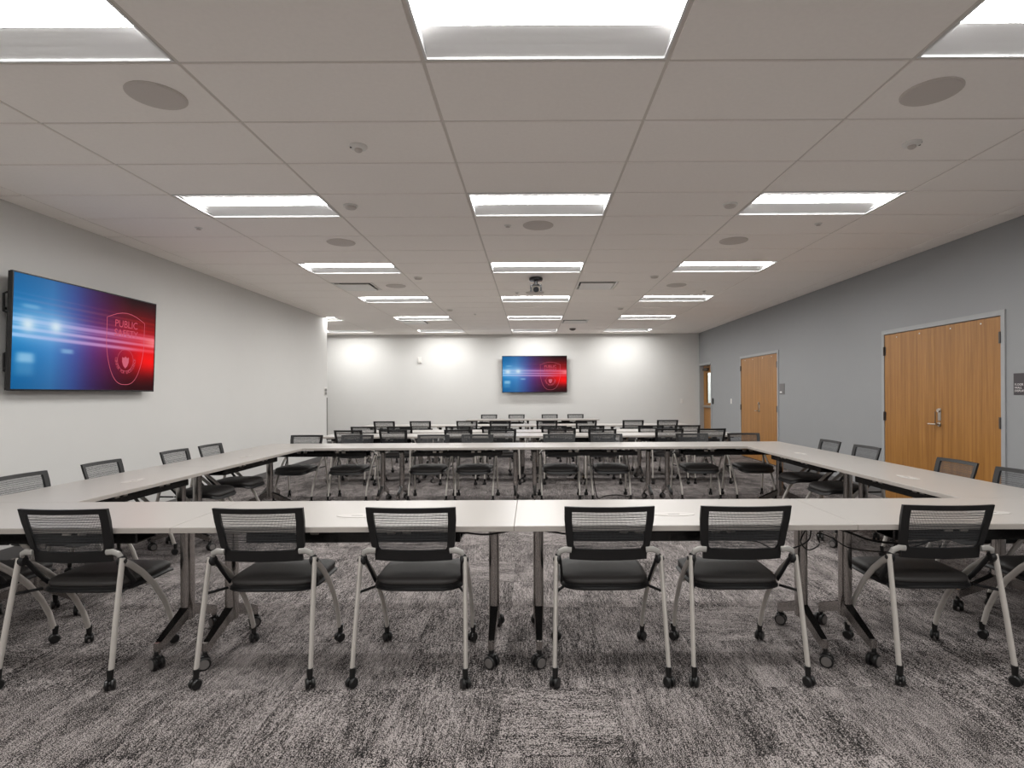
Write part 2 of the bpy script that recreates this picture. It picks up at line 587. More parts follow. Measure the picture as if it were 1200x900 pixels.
for k in range(-12, 21):
    y = GY0 + k * GD
    b = MB(); b.box(XL if y < YA else XA, XR, y - 0.009, y + 0.009, BZ + 0.0005, BZ + 0.03)
    b.build('grid_cross_bar', M['grid'], ceiling)
for (c, k) in HALF:
    b = MB(); x = GX0 + c * GW + GD; b.box(x - 0.01, x + 0.01, GY0 + k * GD, GY0 + (k + 1) * GD, BZ + 0.001, BZ + 0.03)
    b.build('grid_cross_bar', M['grid'], ceiling)
wa = MB()
wa.box(XL, XL + 0.02, YB, YA, BZ, BZ + 0.03); wa.box(XR - 0.02, XR, YB, YF, BZ, BZ + 0.03)
wa.box(XA, XR, YF - 0.02, YF, BZ, BZ + 0.03); wa.box(XA, XL, YA, YA + 0.02, BZ, BZ + 0.03)
struct('trim_ceiling_angle', wa, M['grid'])


# ------------------------------------------------------------------ troffers
def troffer():
    r = empty('troffer_light')
    W, D = GW / 2 - 0.012, GD / 2 - 0.010
    fr = MB()
    for (a, b_, c_, d_) in ((-W, W, -D, -D + 0.012), (-W, W, D - 0.012, D), (-W, -W + 0.012, -D + 0.012, D - 0.012), (W - 0.012, W, -D + 0.012, D - 0.012)):
        fr.box(a, b_, c_, d_, 0.0, 0.02)
    fr.build('frame', M['reflector'], r)
    rf = MB(); w2, d2 = W - 0.012, D - 0.012
    half = [(d2, 0.010), (0.255, 0.0155), (0.21, 0.025), (0.16, 0.0345), (0.115, 0.0425), (0.101, 0.0455), (0.101, 0.068)]
    prof = [(-y, z) for y, z in half] + [(y, z) for y, z in reversed(half)]
    # inner trough with end plates
    vs = []
    for x in (-w2, w2):
        for y, z in prof:
            vs.append((x, y, z))
    n = len(prof)
    fs = [(i, i + 1, n + i + 1, n + i) for i in range(n - 1)]
    fs += [tuple(range(n)), tuple(reversed(range(n, 2 * n)))]
    rf.add(vs, fs)
    rf.build('reflector', M['reflector'], r)
    hs = MB(); hs.box(-W, W, -D, D, 0.073, 0.11); hs.build('housing', M['reflector'], r)
    ln = MB()
    ln.add([(-w2 + 0.004, -0.098, 0.047), (w2 - 0.004, -0.098, 0.047), (w2 - 0.004, 0.098, 0.047), (-w2 + 0.004, 0.098, 0.047)], [(0, 3, 2, 1)])
    ln.build('lens', M['lens'], r)
    ls = MB()
    for y in (-0.0995, 0.0995):
        ls.box(-w2 + 0.002, w2 - 0.002, y - 0.0014, y + 0.0014, 0.0455, 0.0672)
    ls.build('lens_edge', M['reflector'], r)
    return r
ROWN = {-9: 'behind the photographer', -5: 'above the photographer', -1: 'in the row nearest the camera', 3: 'in the second row from the camera', 7: 'in the third row from the camera',
        11: 'in the fourth row from the camera', 15: 'in the fifth row from the camera', 19: 'in the last row, against the back wall'}
COLN = {-2: 'left', 0: 'centre', 2: 'right', -4: 'far left alcove'}
proto = troffer(); finish_tree(proto)
for n, (c, k) in enumerate(LIGHTS):
    loc = (GX0 + (c + 0.5) * GW, GY0 + (k + 0.5) * GD, ZC + 0.0)
    lab = 'white recessed ceiling troffer, %s column, %s' % (COLN[c], ROWN[k])
    if n == 0:
        proto.location = loc; tag(proto, lab, 'ceiling light', 'recessed ceiling troffers')
    else:
        copy_tree(proto, loc, 0, lab, 'recessed ceiling troffers')

# ------------------------------------------------------------------ ceiling devices
spk = empty('ceiling_speaker')
b = MB(); b.lathe([(0.150, 0.0), (0.150, -0.004), (0.146, -0.007), (0.140, -0.007)], n=36); b.build('rim', M['grille'], spk, True)
b = MB(); b.lathe([(0.140, -0.003), (0.138, -0.0085), (0.07, -0.011), (0.001, -0.012)], n=36); b.build('grille', M['grille'], spk, True)
finish_tree(spk)
spk_l = [(-2.06, 3.09, 'large near one at the left, beside the near left troffer'), (2.21, 3.09, 'large near one at the right, beside the near right troffer'),
         (0.07, 5.50, 'just beyond the second centre troffer'), (-2.06, 6.08, 'beyond the second left troffer'), (2.20, 6.09, 'beyond the second right troffer'),
         (-2.06, 8.53, 'beside the near left air diffuser'), (0.06, 9.16, 'just behind the black ceiling camera'), (2.22, 8.57, 'before the fourth right troffer')]
for n, (x, y, t) in enumerate(spk_l):
    lab = 'round grey flush ceiling speaker, ' + t
    if n == 0:
        spk.location = (x, y, ZC); tag(spk, lab, 'speaker', 'round ceiling speakers')
    else:
        copy_tree(spk, (x, y, ZC), 0, lab, 'round ceiling speakers')

sen = empty('occupancy_sensor')
b = MB(); b.lathe([(0.058, 0.0), (0.058, -0.008), (0.052, -0.016), (0.036, -0.022), (0.03, -0.022)], n=24); b.build('body', M['white_plastic'], sen, True)
b = MB(); b.lathe([(0.026, -0.020), (0.024, -0.034), (0.014, -0.041), (0.001, -0.043)], n=20); b.build('sensor_dome', M['grille'], sen, True)
b = MB(); b.disc((-0.043, -0.02, -0.0165), (0, 0, 1), 0.008, 0.006, 10); b.disc((-0.054, 0.004, -0.009), (1, 0, 0.4), 0.006, 0.006, 8); b.build('indicator', M['wheel'], sen)
finish_tree(sen)
sen.location = (-1.145, 3.73, ZC); tag(sen, 'white round ceiling occupancy sensor with dark dots, left of centre near the camera', 'sensor', 'ceiling occupancy sensors')
copy_tree(sen, (2.53, 3.72, ZC), radians(150), 'white round ceiling occupancy sensor with dark dots, at the right near the camera', 'ceiling occupancy sensors')

smk = empty('smoke_detector')
b = MB(); b.lathe([(0.062, 0.0), (0.062, -0.010), (0.056, -0.014)], n=24); b.build('base', M['white_plastic'], smk, True)
b = MB(); b.lathe([(0.050, -0.014), (0.050, -0.022), (0.042, -0.029), (0.02, -0.032), (0.001, -0.032)], n=24); b.build('detector_head', M['grille'], smk, True)
finish_tree(smk)
sm_l = [(-1.576, 4.90, 'left of centre, level with the second troffer row'), (1.747, 4.91, 'right of centre, level with the second troffer row'),
        (-1.597, 7.92, 'left of centre, level with the black camera'), (1.739, 7.91, 'right of centre, level with the black camera'),
        (-1.597, 10.97, 'left of centre, beyond the fourth troffer row'), (1.723, 10.85, 'right of centre, beyond the fourth troffer row')]
for n, (x, y, t) in enumerate(sm_l):
    lab = 'pale round ceiling detector, ' + t
    if n == 0:
        smk.location = (x, y, ZC); tag(smk, lab, 'detector', 'ceiling detectors')
    else:
        copy_tree(smk, (x, y, ZC), 0, lab, 'ceiling detectors')

spr = empty('sprinkler_head')
b = MB(); b.lathe([(0.036, 0.0), (0.036, -0.003), (0.028, -0.007), (0.012, -0.008)], n=18); b.build('escutcheon', M['white_plastic'], spr, True)
b = MB(); b.lathe([(0.012, -0.008), (0.010, -0.014), (0.022, -0.015), (0.022, -0.018), (0.001, -0.019)], n=12); b.build('deflector', M['grille'], spr, True)
finish_tree(spr)
sp_l = [(-0.228, 5.50, 'left of the centre speaker beyond the second troffer'), (-3.277, 5.53, 'near the left wall'), (2.814, 5.49, 'below the second right troffer'),
        (-0.231, 9.15, 'left of the speaker behind the camera'), (2.798, 9.08, 'far right, level with the speaker behind the camera'), (-1.157, 11.57, 'far left of centre beyond the fourth row'),
        (0.947, 8.47, 'at the edge of the near right diffuser')]
sp_l = [s for s in sp_l if s[0] != 0.947]
for n, (x, y, t) in enumerate(sp_l):
    lab = 'small ceiling sprinkler head, ' + t
    if n == 0:
        spr.location = (x, y, ZC); tag(spr, lab, 'sprinkler', 'ceiling sprinklers')
    else:
        copy_tree(spr, (x, y, ZC), 0, lab, 'ceiling sprinklers')
b = MB(); b.lathe([(0.085, 0.0), (0.085, -0.012), (0.07, -0.03), (0.04, -0.05), (0.001, -0.056)], n=20)
o = b.build('ceiling_dome', M['hinge'], None, True); o.location = (1.044, 14.22, ZC); tag(o, 'small dark round dome on the ceiling near the back wall', 'dome')

# air diffusers: dark throat with a white plaque hung below the opening
vnt = empty('air_diffuser')
H2 = GD / 2 - 0.012
b = MB(); b.box(-H2, H2, -H2, H2, 0.05, 0.07); b.build('duct_throat', M['shadow_gap'], vnt)
b = MB()
for (a0, a1, b0, b1) in ((-H2, H2, -H2, -H2 + 0.022), (-H2, H2, H2 - 0.022, H2), (-H2, -H2 + 0.022, -H2 + 0.022, H2 - 0.022), (H2 - 0.022, H2, -H2 + 0.022, H2 - 0.022)):
    b.box(a0, a1, b0, b1, 0.0, 0.05)
b.build('frame', M['white_plastic'], vnt)
b = MB(); b.bbox(-0.25, 0.25, -0.25, 0.25, -0.018, -0.006, 0.003); b.build('plaque', M['white_plastic'], vnt)
b = MB()
for sx in (-1, 1):
    for sy in (-1, 1):
        b.box(sx * 0.19 - 0.006, sx * 0.19 + 0.006, sy * 0.19 - 0.006, sy * 0.19 + 0.006, -0.007, 0.051)
b.build('hanger', M['hinge'], vnt)
finish_tree(vnt)
for n, ((c, k), t) in enumerate(zip(HALF, ('near left one, before the fourth troffer row', 'near right one, right of the black ceiling camera', 'far left one, beyond the fifth troffer row', 'far right one, beyond the fifth troffer row'))):
    loc = (GX0 + c * GW + GD / 2, GY0 + (k + 0.5) * GD, ZC)
    lab = 'square white air diffuser, ' + t
    if n == 0:
        vnt.location = loc; tag(vnt, lab, 'air vent', 'square air diffusers')
    else:
        copy_tree(vnt, loc, 0, lab, 'square air diffusers')

# pan-tilt camera on the ceiling
pc = empty('ceiling_camera', (0.067, 7.95, ZC), label='black and silver pan and tilt video camera hanging from the ceiling', cat='camera')
b = MB(); b.lathe([(0.03, 0.0), (0.03, -0.012), (0.095, -0.012), (0.098, -0.03), (0.09, -0.05), (0.03, -0.06), (0.001, -0.06)], n=26); b.build('mount_plate', M['black_gloss'], pc, True)
b = MB(); b.lathe([(0.026, -0.058), (0.024, -0.095), (0.05, -0.10), (0.052, -0.115), (0.001, -0.115)], n=18); b.build('stem', M['wheel'], pc, True)
b = MB()
for s in (-1, 1):
    b.bbox(s * 0.07 - 0.012, s * 0.07 + 0.012, -0.035, 0.035, -0.205, -0.11, 0.006)
b.bbox(-0.08, 0.08, -0.035, 0.035, -0.122, -0.108, 0.004)
b.build('yoke', M['black_gloss'], pc)
b = MB(); b.disc((0, 0.0, -0.165), (0, 1, 0.25), 0.052, 0.10, 20); hd = b.build('camera_head', M['steel'], pc, True)
b = MB(); b.disc((0.0, -0.055, -0.182), (0, 1, 0.25), 0.04, 0.03, 18); b.build('camera_lens', M['black_gloss'], hd, True)

# ================================================================== DOORS
def lever_set(parent, x, y, z, sgn, name='handle'):
    b = MB(); b.disc((x - 0.006, y, z), (1, 0, 0), 0.027, 0.012, 18)
    b.tube([(x - 0.01, y, z), (x - 0.055, y, z)], 0.010, n=10)
    b.tube([(x - 0.052, y - sgn * 0.012, z), (x - 0.054, y + sgn * 0.05, z), (x - 0.05, y + sgn * 0.115, z)], 0.010, 0.008, n=10)
    return b.build(name, M['steel'], parent, True)
def double_door(name, ya, yb):
    r = empty(name, (0, 0, 0)); tag(r, kind='structure')
    f = MB(); w_ = 0.05
    f.box(XR - 0.014, XR + 0.14, ya - 0.035, ya + 0.012, 0.0, DH + 0.05)
    f.box(XR - 0.014, XR + 0.14, yb - 0.012, yb + 0.035, 0.0, DH + 0.05)
    f.box(XR - 0.014, XR + 0.14, ya + 0.012, yb - 0.012, DH - 0.002, DH + 0.05)
    f.build('door_frame', M['frame_metal'], r)
    ym = (ya + yb) / 2
    for s, (a, b_) in ((-1, (ya + 0.016, ym - 0.0008)), (1, (ym + 0.0008, yb - 0.016))):
        l = MB(); l.bbox(XR - 0.006, XR + 0.038, a, b_, 0.012, DH - 0.010, 0.002)
        lf = l.build('door_leaf', M['wood'], r)
        for z in (0.25, 1.075, 1.92):
            yy = a if s < 0 else b_
            h = MB(); h.tube([(XR - 0.018, yy, z - 0.057), (XR - 0.018, yy, z + 0.057)], 0.008, n=8, up=(1, 0, 0))
            if s < 0:
                h.box(XR - 0.0085, XR - 0.006, yy, yy + 0.03, z - 0.057, z + 0.057)
            else:
                h.box(XR - 0.0085, XR - 0.006, yy - 0.03, yy, z - 0.057, z + 0.057)
            h.build('hinge', M['hinge'], lf)
        for q in (0.27, 0.73):
            c_ = MB(); c_.disc((XR - 0.008, a + (b_ - a) * q, 2.085), (1, 0, 0), 0.009, 0.006, 10); c_.build('stud', M['white_plastic'], lf)
        if s < 0:
            lever_set(lf, XR - 0.006, ym - 0.075, 1.02, 1)
            d = MB(); d.bbox(XR - 0.012, XR - 0.006, ym - 0.098, ym - 0.052, 1.06, 1.20, 0.002)
            d.disc((XR - 0.02, ym - 0.075, 1.175), (1, 0, 0), 0.022, 0.02, 16); d.build('deadbolt', M['steel'], lf)
            d = MB(); d.box(XR - 0.011, XR - 0.006, ym - 0.012, ym - 0.004, 1.02, 1.16); d.build('latch_guard', M['hinge'], lf)
    return r
double_door('door_1', *D1)
double_door('door_2', *D2)
# third door: set back in its frame, with a tall glass lite
r = empty('door_3'); tag(r, kind='structure')
f = MB(); ya, yb = D3
f.box(XR - 0.014, XR + 0.16, ya - 0.045, ya + 0.01, 0, DH + 0.05)
f.box(XR - 0.014, XR + 0.16, yb - 0.01, yb + 0.035, 0, DH + 0.05)
f.box(XR - 0.014, XR + 0.16, ya + 0.01, yb - 0.01, DH - 0.002, DH + 0.05)
f.build('door_frame', M['frame_metal'], r)
lx = XR + 0.10
l = MB()
gy0, gy1, gz0, gz1 = ya + 0.16, yb - 0.24, 1.12, 1.93
l.box(lx, lx + 0.044, ya + 0.012, gy0, 0.012, DH - 0.01); l.box(lx, lx + 0.044, gy1, yb - 0.012, 0.012, DH - 0.01)
l.box(lx, lx + 0.044, gy0, gy1, 0.012, gz0); l.box(lx, lx + 0.044, gy0, gy1, gz1, DH - 0.01)
lf = l.build('door_leaf', M['wood'], r)
gl = MB(); gl.box(lx + 0.018, lx + 0.024, gy0, gy1, gz0, gz1); gl.build('glass_lite', M['glass'], lf)
pb = MB(); pb.bbox(lx - 0.06, lx - 0.002, ya + 0.10, yb - 0.09, 1.0, 1.06, 0.006); pb.build('push_bar', M['steel'], lf)
dc = MB(); dc.bbox(lx - 0.07, lx - 0.002, yb - 0.5, yb - 0.12, 1.99, 2.06, 0.008); dc.tube([(lx - 0.05, yb - 0.3, 2.07), (lx - 0.075, yb - 0.62, 2.11)], 0.01, 0.006, n=8)
dc.build('door_closer', M['hinge'], lf)
# corridor behind the glass
cw = MB(); cw.box(XR + 1.5, XR + 1.6, 12.9, 17.0, 0, 2.7); struct('wall_corridor', cw, M['wall'])
cw = MB(); cw.box(XR + 0.16, XR + 1.5, 16.9, 17.0, 0, 2.7); struct('wall_corridor_end', cw, M['wall'])
cw = MB(); cw.box(XR + 0.3, XR + 1.5, 12.9, 17.0, -0.05, 0.0); struct('floor_corridor', cw, M['subfloor'])
la = bpy.data.lights.new('corridor_lamp', 'AREA'); la.energy = 26; la.shape = 'RECTANGLE'; la.size = 0.6; la.size_y = 1.2
lo = bpy.data.objects.new('corridor_lamp', la); C.objects.link(lo); lo.location = (XR + 0.9, 15.9, 2.62)

# ================================================================== SIGNS AND SWITCHES
def wall_x_text(body, size, parent, x, y, z, m, name='lettering'):
    me = text_mesh(body, size, 0.0006); me.materials.clear(); me.materials.append(m)
    o = link(name, me, parent)
    # text reads for someone facing +X: right hand of the reader is -Y
    o.matrix_local = Matrix(((0, 0, -1, x), (-1, 0, 0, y), (0, 1, 0, z), (0, 0, 0, 1)))
    return o
sg = empty('room_sign', (XR, 5.28, 1.455), label='dark charcoal room sign with white lettering beside the near double door', cat='sign')
b = MB(); b.bbox(-0.008, 0, -0.10, 0.10, -0.10, 0.105, 0.002); b.build('sign_plate', M['sign'], sg)
for i, t in enumerate(('FLOOR', 'WALL', 'DISPLAY')):
    wall_x_text(t, 0.030, sg, -0.0095, 0.085, -0.012 - i * 0.030, M['sign_text'])
sg = empty('room_sign', (XR, 10.36, 1.455), label='small grey sign beside the far double door', cat='sign')
b = MB(); b.bbox(-0.008, 0, -0.10, 0.10, -0.10, 0.10, 0.002); b.build('sign_plate', M['sign_grey'], sg)
b = MB(); b.box(-0.0095, -0.008, 0.0, 0.085, -0.072, -0.045); b.build('label_strip', M['sign_text'], sg)
sw = empty('light_switch', (XR, 13.01, 1.195), label='white light switch between the far double door and the glazed door', cat='switch')
b = MB(); b.bbox(-0.007, 0, -0.038, 0.038, -0.06, 0.06, 0.002); b.build('switch_plate', M['white_plastic'], sw)
b = MB(); b.bbox(-0.012, -0.007, -0.016, 0.016, -0.033, 0.033, 0.001); b.build('rocker', M['white_plastic'], sw)
cr = empty('card_reader', (XR, 14.30, 1.18), label='small black card reader beside the glazed door', cat='card reader')
b = MB(); b.bbox(-0.025, 0, -0.035, 0.035, -0.075, 0.075, 0.005); b.build('reader_body', M['black_gloss'], cr)
b = MB(); b.bbox(-0.028, -0.025, -0.02, 0.02, 0.02, 0.05, 0.001); b.build('reader_lens', M['sign'], cr)
sb = empty('wall_sensor', (-3.09, YF, 2.335), label='small white sensor box high on the back wall', cat='sensor')
b = MB(); b.bbox(-0.05, 0.05, -0.05, 0, -0.085, 0.075, 0.01); b.build('sensor_body', M['white_plastic'], sb)
b = MB(); b.disc((0, -0.052, -0.03), (0, 1, 0.2), 0.03, 0.02, 16); b.build('sensor_lens', M['white_plastic'], sb)
sw = empty('light_switch', (4.148, YF, 1.17), label='white switch plate on the back wall near the right corner', cat='switch')
b = MB(); b.bbox(-0.038, 0.038, -0.007, 0, -0.06, 0.06, 0.002); b.build('switch_plate', M['white_plastic'], sw)
b = MB(); b.bbox(-0.016, 0.016, -0.012, -0.007, -0.033, 0.033, 0.001); b.build('rocker', M['white_plastic'], sw)
kp = empty('wall_control', (XL, 12.07, 1.455), label='grey two part control plate at the end of the left wall', cat='control')
b = MB(); b.bbox(0, 0.012, -0.06, 0.06, -0.08, 0.10, 0.003); b.build('control_plate', M['white_plastic'], kp)
for z in (-0.035, 0.035):
    b = MB(); b.bbox(0.012, 0.024, -0.05, 0.05, z - 0.03, z + 0.03, 0.003); b.build('control_button', M['grey_plastic'], kp)


# ================================================================== SCREENS
TW, TH = 1.78, 1.005
def lerp(a, b, t): return tuple(x + (y - x) * t for x, y in zip(a, b))
def picture(u, v):
    stops = [(0, (16, 120, 186)), (0.22, (66, 136, 200)), (0.38, (74, 84, 158)), (0.5, (96, 44, 112)), (0.62, (120, 22, 74)), (0.74, (160, 14, 42)), (0.88, (190, 8, 22)), (1.0, (176, 10, 18))]
    for (a, ca), (b, cb) in zip(stops, stops[1:]):
        if u <= b:
            c = lerp(ca, cb, (u - a) / (b - a)); break
    c = list(c)
    top = max(0.0, min(1.0, 1.0 - v / 0.42)); bot = max(0.0, min(1.0, (v - 0.56) / 0.40))
    right = max(0.0, min(1.0, (u - 0.35) / 0.45))
    # darker towards the top right and along the bottom right
    k = 1 - top * right * 0.92 - bot * (0.30 + 0.52 * right)
    k *= 1 - 0.30 * top * (1 - right)
    tgt = lerp((8, 60, 120), (24, 6, 14), right)
    kk = max(0.0, k)
    c = [tgt[i] * (1 - kk) * 0.55 + c[i] * kk for i in range(3)]
    def gs(x, s): return math.exp(-(x / s) ** 2)
    def plus(col, a):
        for i in range(3): c[i] = c[i] + (col[i] - c[i]) * min(1, a)
    hot = lerp((165, 205, 250), (198, 150, 205), u / 0.5) if u < 0.5 else lerp((198, 150, 205), (244, 112, 132), (u - 0.5) / 0.5)
    # light trails
    slope = 0.02 * (u - 0.5)
    for tv, tw, ta in ((0.405, 0.020, 0.72), (0.478, 0.015, 0.80), (0.540, 0.017, 0.82), (0.440, 0.006, 0.35), (0.365, 0.010, 0.30)):
        plus(hot, math.exp(-((v - tv - slope) / tw) ** 4) * ta)
    side = lerp((110, 150, 210), (215, 60, 40), min(1, u * 1.1))
    for tv, tw, ta in ((0.175, 0.006, 0.22), (0.225, 0.010, 0.30), (0.275, 0.006, 0.22), (0.315, 0.008, 0.30)):
        plus(side, math.exp(-((v - tv - slope) / tw) ** 2) * ta)
    plus(hot, gs(v - 0.47, 0.11) * 0.22)
    # lamps
    for lu, lv, s, a in ((0.085, 0.43, 0.055, 1.0), (0.245, 0.42, 0.050, 0.95)):
        plus((250, 248, 240), gs(math.hypot((u - lu) * 1.5, v - lv), s) * a)
        plus((170, 210, 240), gs(math.hypot((u - lu) * 1.1, v - lv), s * 2.6) * 0.45)
    for lu, lv, wu, wv, a in ((0.075, 0.72, 0.05, 0.045, 0.75), (0.32, 0.635, 0.04, 0.022, 0.55), (0.10, 0.27, 0.05, 0.02, 0.40), (0.07, 0.80, 0.055, 0.08, 0.25)):
        plus((160, 205, 235), math.exp(-((u - lu) / wu) ** 4 - ((v - lv) / wv) ** 4) * a)
    plus((255, 12, 14), gs(math.hypot((u - 0.96) * 0.8, v - 0.66), 0.13) * 0.95)
    plus((255, 150, 150), gs(math.hypot((u - 1.0) * 0.6, v - 0.45), 0.055) * 0.7)
    return [max(0, min(255, x)) for x in c]
def screen_mesh():
    nx, ny = 160, 100
    vs = []; cols = []
    for j in range(ny + 1):
        for i in range(nx + 1):
            u, v = i / nx, j / ny
            vs.append(((u - 0.5) * (TW - 0.022), 0, (0.5 - v) * (TH - 0.022)))
            r_, g_, b_ = picture(u, v); cols += list(srgb(r_, g_, b_))
    fs = [(j * (nx + 1) + i, (j + 1) * (nx + 1) + i, (j + 1) * (nx + 1) + i + 1, j * (nx + 1) + i + 1) for j in range(ny) for i in range(nx)]
    me = bpy.data.meshes.new('screen'); me.from_pydata(vs, [], fs)
    ca = me.color_attributes.new('picture', 'FLOAT_COLOR', 'POINT'); ca.data.foreach_set('color', cols)
    me.materials.append(M['screen']); me.update()
    return me
def ribbon(mb, pts, wd, y, closed=True):
    n = len(pts)
    L_, R_ = [], []
    for i in range(n):
        p0 = Vector(pts[i - 1] if (closed or i > 0) else pts[0]); p1 = Vector(pts[(i + 1) % n] if (closed or i < n - 1) else pts[-1])
        t = (p1 - p0).normalized(); nn = Vector((-t.y, t.x)); p = Vector(pts[i])
        a = p + nn * wd / 2; b_ = p - nn * wd / 2
        L_.append((a.x, y, a.y)); R_.append((b_.x, y, b_.y))
    m_ = n if closed else n - 1
    mb.add(L_ + R_, [(i, (i + 1) % n, n + (i + 1) % n, n + i) for i in range(m_)])
def tv(loc, rz, tilt, label):
    r = empty('television', loc, rz, label=label, cat='television', group=None)
    R = Matrix.Rotation(tilt, 4, 'X')
    def put(o): o.matrix_local = R; return o
    b = MB(); fr = 0.011
    b.box(-TW / 2, TW / 2, -0.004, 0.022, TH / 2 - fr, TH / 2); b.box(-TW / 2, TW / 2, -0.004, 0.022, -TH / 2, -TH / 2 + fr + 0.004)
    b.box(-TW / 2, -TW / 2 + fr, -0.004, 0.026, -TH / 2 + fr + 0.004, TH / 2 - fr); b.box(TW / 2 - fr, TW / 2, -0.004, 0.026, -TH / 2 + fr + 0.004, TH / 2 - fr)
    b.build('bezel', M['black_gloss'], put(MB().box(-TW / 2 + 0.004, TW / 2 - 0.004, 0.006, 0.040, -TH / 2 + 0.004, TH / 2 - 0.004).build('back_cover', M['plastic'], r)))
    sc = link('screen', SCR, r); put(sc)
    em = MB(); cx_, cz_ = 0.243 * TW, 0.0
    hw, ht = 0.275, 0.385
    pts = []
    for i in range(9): t = i / 8; pts.append((cx_ - hw + 2 * hw * t, 0.255 + 0.075 * sin(pi * t)))
    for i in range(1, 15):
        t = i / 14; pts.append((cx_ + hw * cos(t * pi / 2) ** 0.75 if t < 1 else cx_, (0.0 if t < 0.0 else 0) + 0.02 - 0.45 * sin(t * pi / 2) ** 1.25))
    for i in range(1, 15):
        t = 1 - i / 14; pts.append((cx_ - hw * (cos(t * pi / 2) ** 0.75 if t < 1 else 0), 0.02 - 0.45 * sin(t * pi / 2) ** 1.25))
    ribbon(em, pts, 0.0055, -0.0015)
    # little badge in the middle
    bp = [(cx_ + 0.048 * a, -0.19 + 0.06 * b_) for a, b_ in ((-1, 0.9), (-0.5, 0.7), (0, 1), (0.5, 0.7), (1, 0.9), (1, 0), (0.6, -0.7), (0, -1.1), (-0.6, -0.7), (-1, 0))]
    em.add([(p[0], -0.0015, p[1]) for p in bp], [tuple(range(len(bp)))])
    circ = [(cx_ + 0.115 * cos(i * pi / 16), -0.17 + 0.115 * sin(i * pi / 16)) for i in range(32)]
    ribbon(em, circ, 0.003, -0.0015)
    e_ = em.build('shield_emblem', M['outline'], sc)
    for body, z, s in (('PUBLIC', 0.175, 0.1), ('SAFETY', 0.078, 0.1)):
        o = link('lettering', LET[body], sc); o.matrix_local = Matrix.Translation((cx_, -0.002, z)) @ Matrix.Rotation(pi / 2, 4, 'X')
    word = 'CENTER FOR EXCELLENCE'
    for i, ch in enumerate(word):
        if ch == ' ': continue
        an = radians(200 + i * (320 - 180) / (len(word) - 1)) if False else radians(178 + i * 184 / (len(word) - 1))
        o = link('lettering', LET[ch], sc)
        o.matrix_local = Matrix.Translation((cx_ + 0.15 * cos(an), -0.002, -0.165 + 0.15 * sin(an))) @ Matrix.Rotation(-(an + pi / 2), 4, 'Y') @ Matrix.Rotation(pi / 2, 4, 'X')
    for s in (-1, 1):
        m_ = MB()
        x = s * 0.40
        m_.bbox(x - 0.02, x + 0.02, 0.040, 0.085, -0.33, 0.33, 0.003)
        m_.build('mount_rail', M['plastic'], r).matrix_local = R
    m_ = MB(); m_.bbox(-0.55, 0.55, 0.118, 0.128, 0.16, 0.26, 0.002); m_.bbox(-0.55, 0.55, 0.118, 0.128, -0.26, -0.16, 0.002)
    for s in (-1, 1):
        m_.box(s * 0.40 - 0.015, s * 0.40 + 0.015, 0.08, 0.12, 0.17, 0.25); m_.box(s * 0.40 - 0.015, s * 0.40 + 0.015, 0.08, 0.12, -0.25, -0.17)
    m_.build('wall_mount', M['plastic'], r)
    if rz != 0:
        for z in (0.235, -0.265):
            hndl = MB(); x_ = -TW / 2 + 0.012
            hndl.tube([(x_, 0.036, z + 0.085), (x_, 0.066, z + 0.075), (x_, 0.068, z - 0.075), (x_, 0.036, z - 0.085)], 0.009, n=8, up=(1, 0, 0))
            hndl.bbox(x_ - 0.01, x_ + 0.36, 0.052, 0.064, z - 0.06, z - 0.04, 0.002)
            hndl.build('side_bracket', M['plastic'], r)
    return r
SCR = screen_mesh()
LET = {}
for wd, s in [('PUBLIC', 0.105), ('SAFETY', 0.105)] + [(ch, 0.044) for ch in set('CENTERFOREXCELLENCE')]:
    me = text_mesh(wd, s, 0, 'CENTER'); me.materials.clear(); me.materials.append(M['lettering']); LET[wd] = me
tv((0.079, YF - 0.13, 1.385 + 0.543), 0.0, 0.0, 'wall mounted television with a blue and red picture on the back wall')
tv((-4.325, 5.545, 1.385 + 0.55), radians(90), radians(2.2), 'large wall mounted television with a blue and red picture on the left wall')

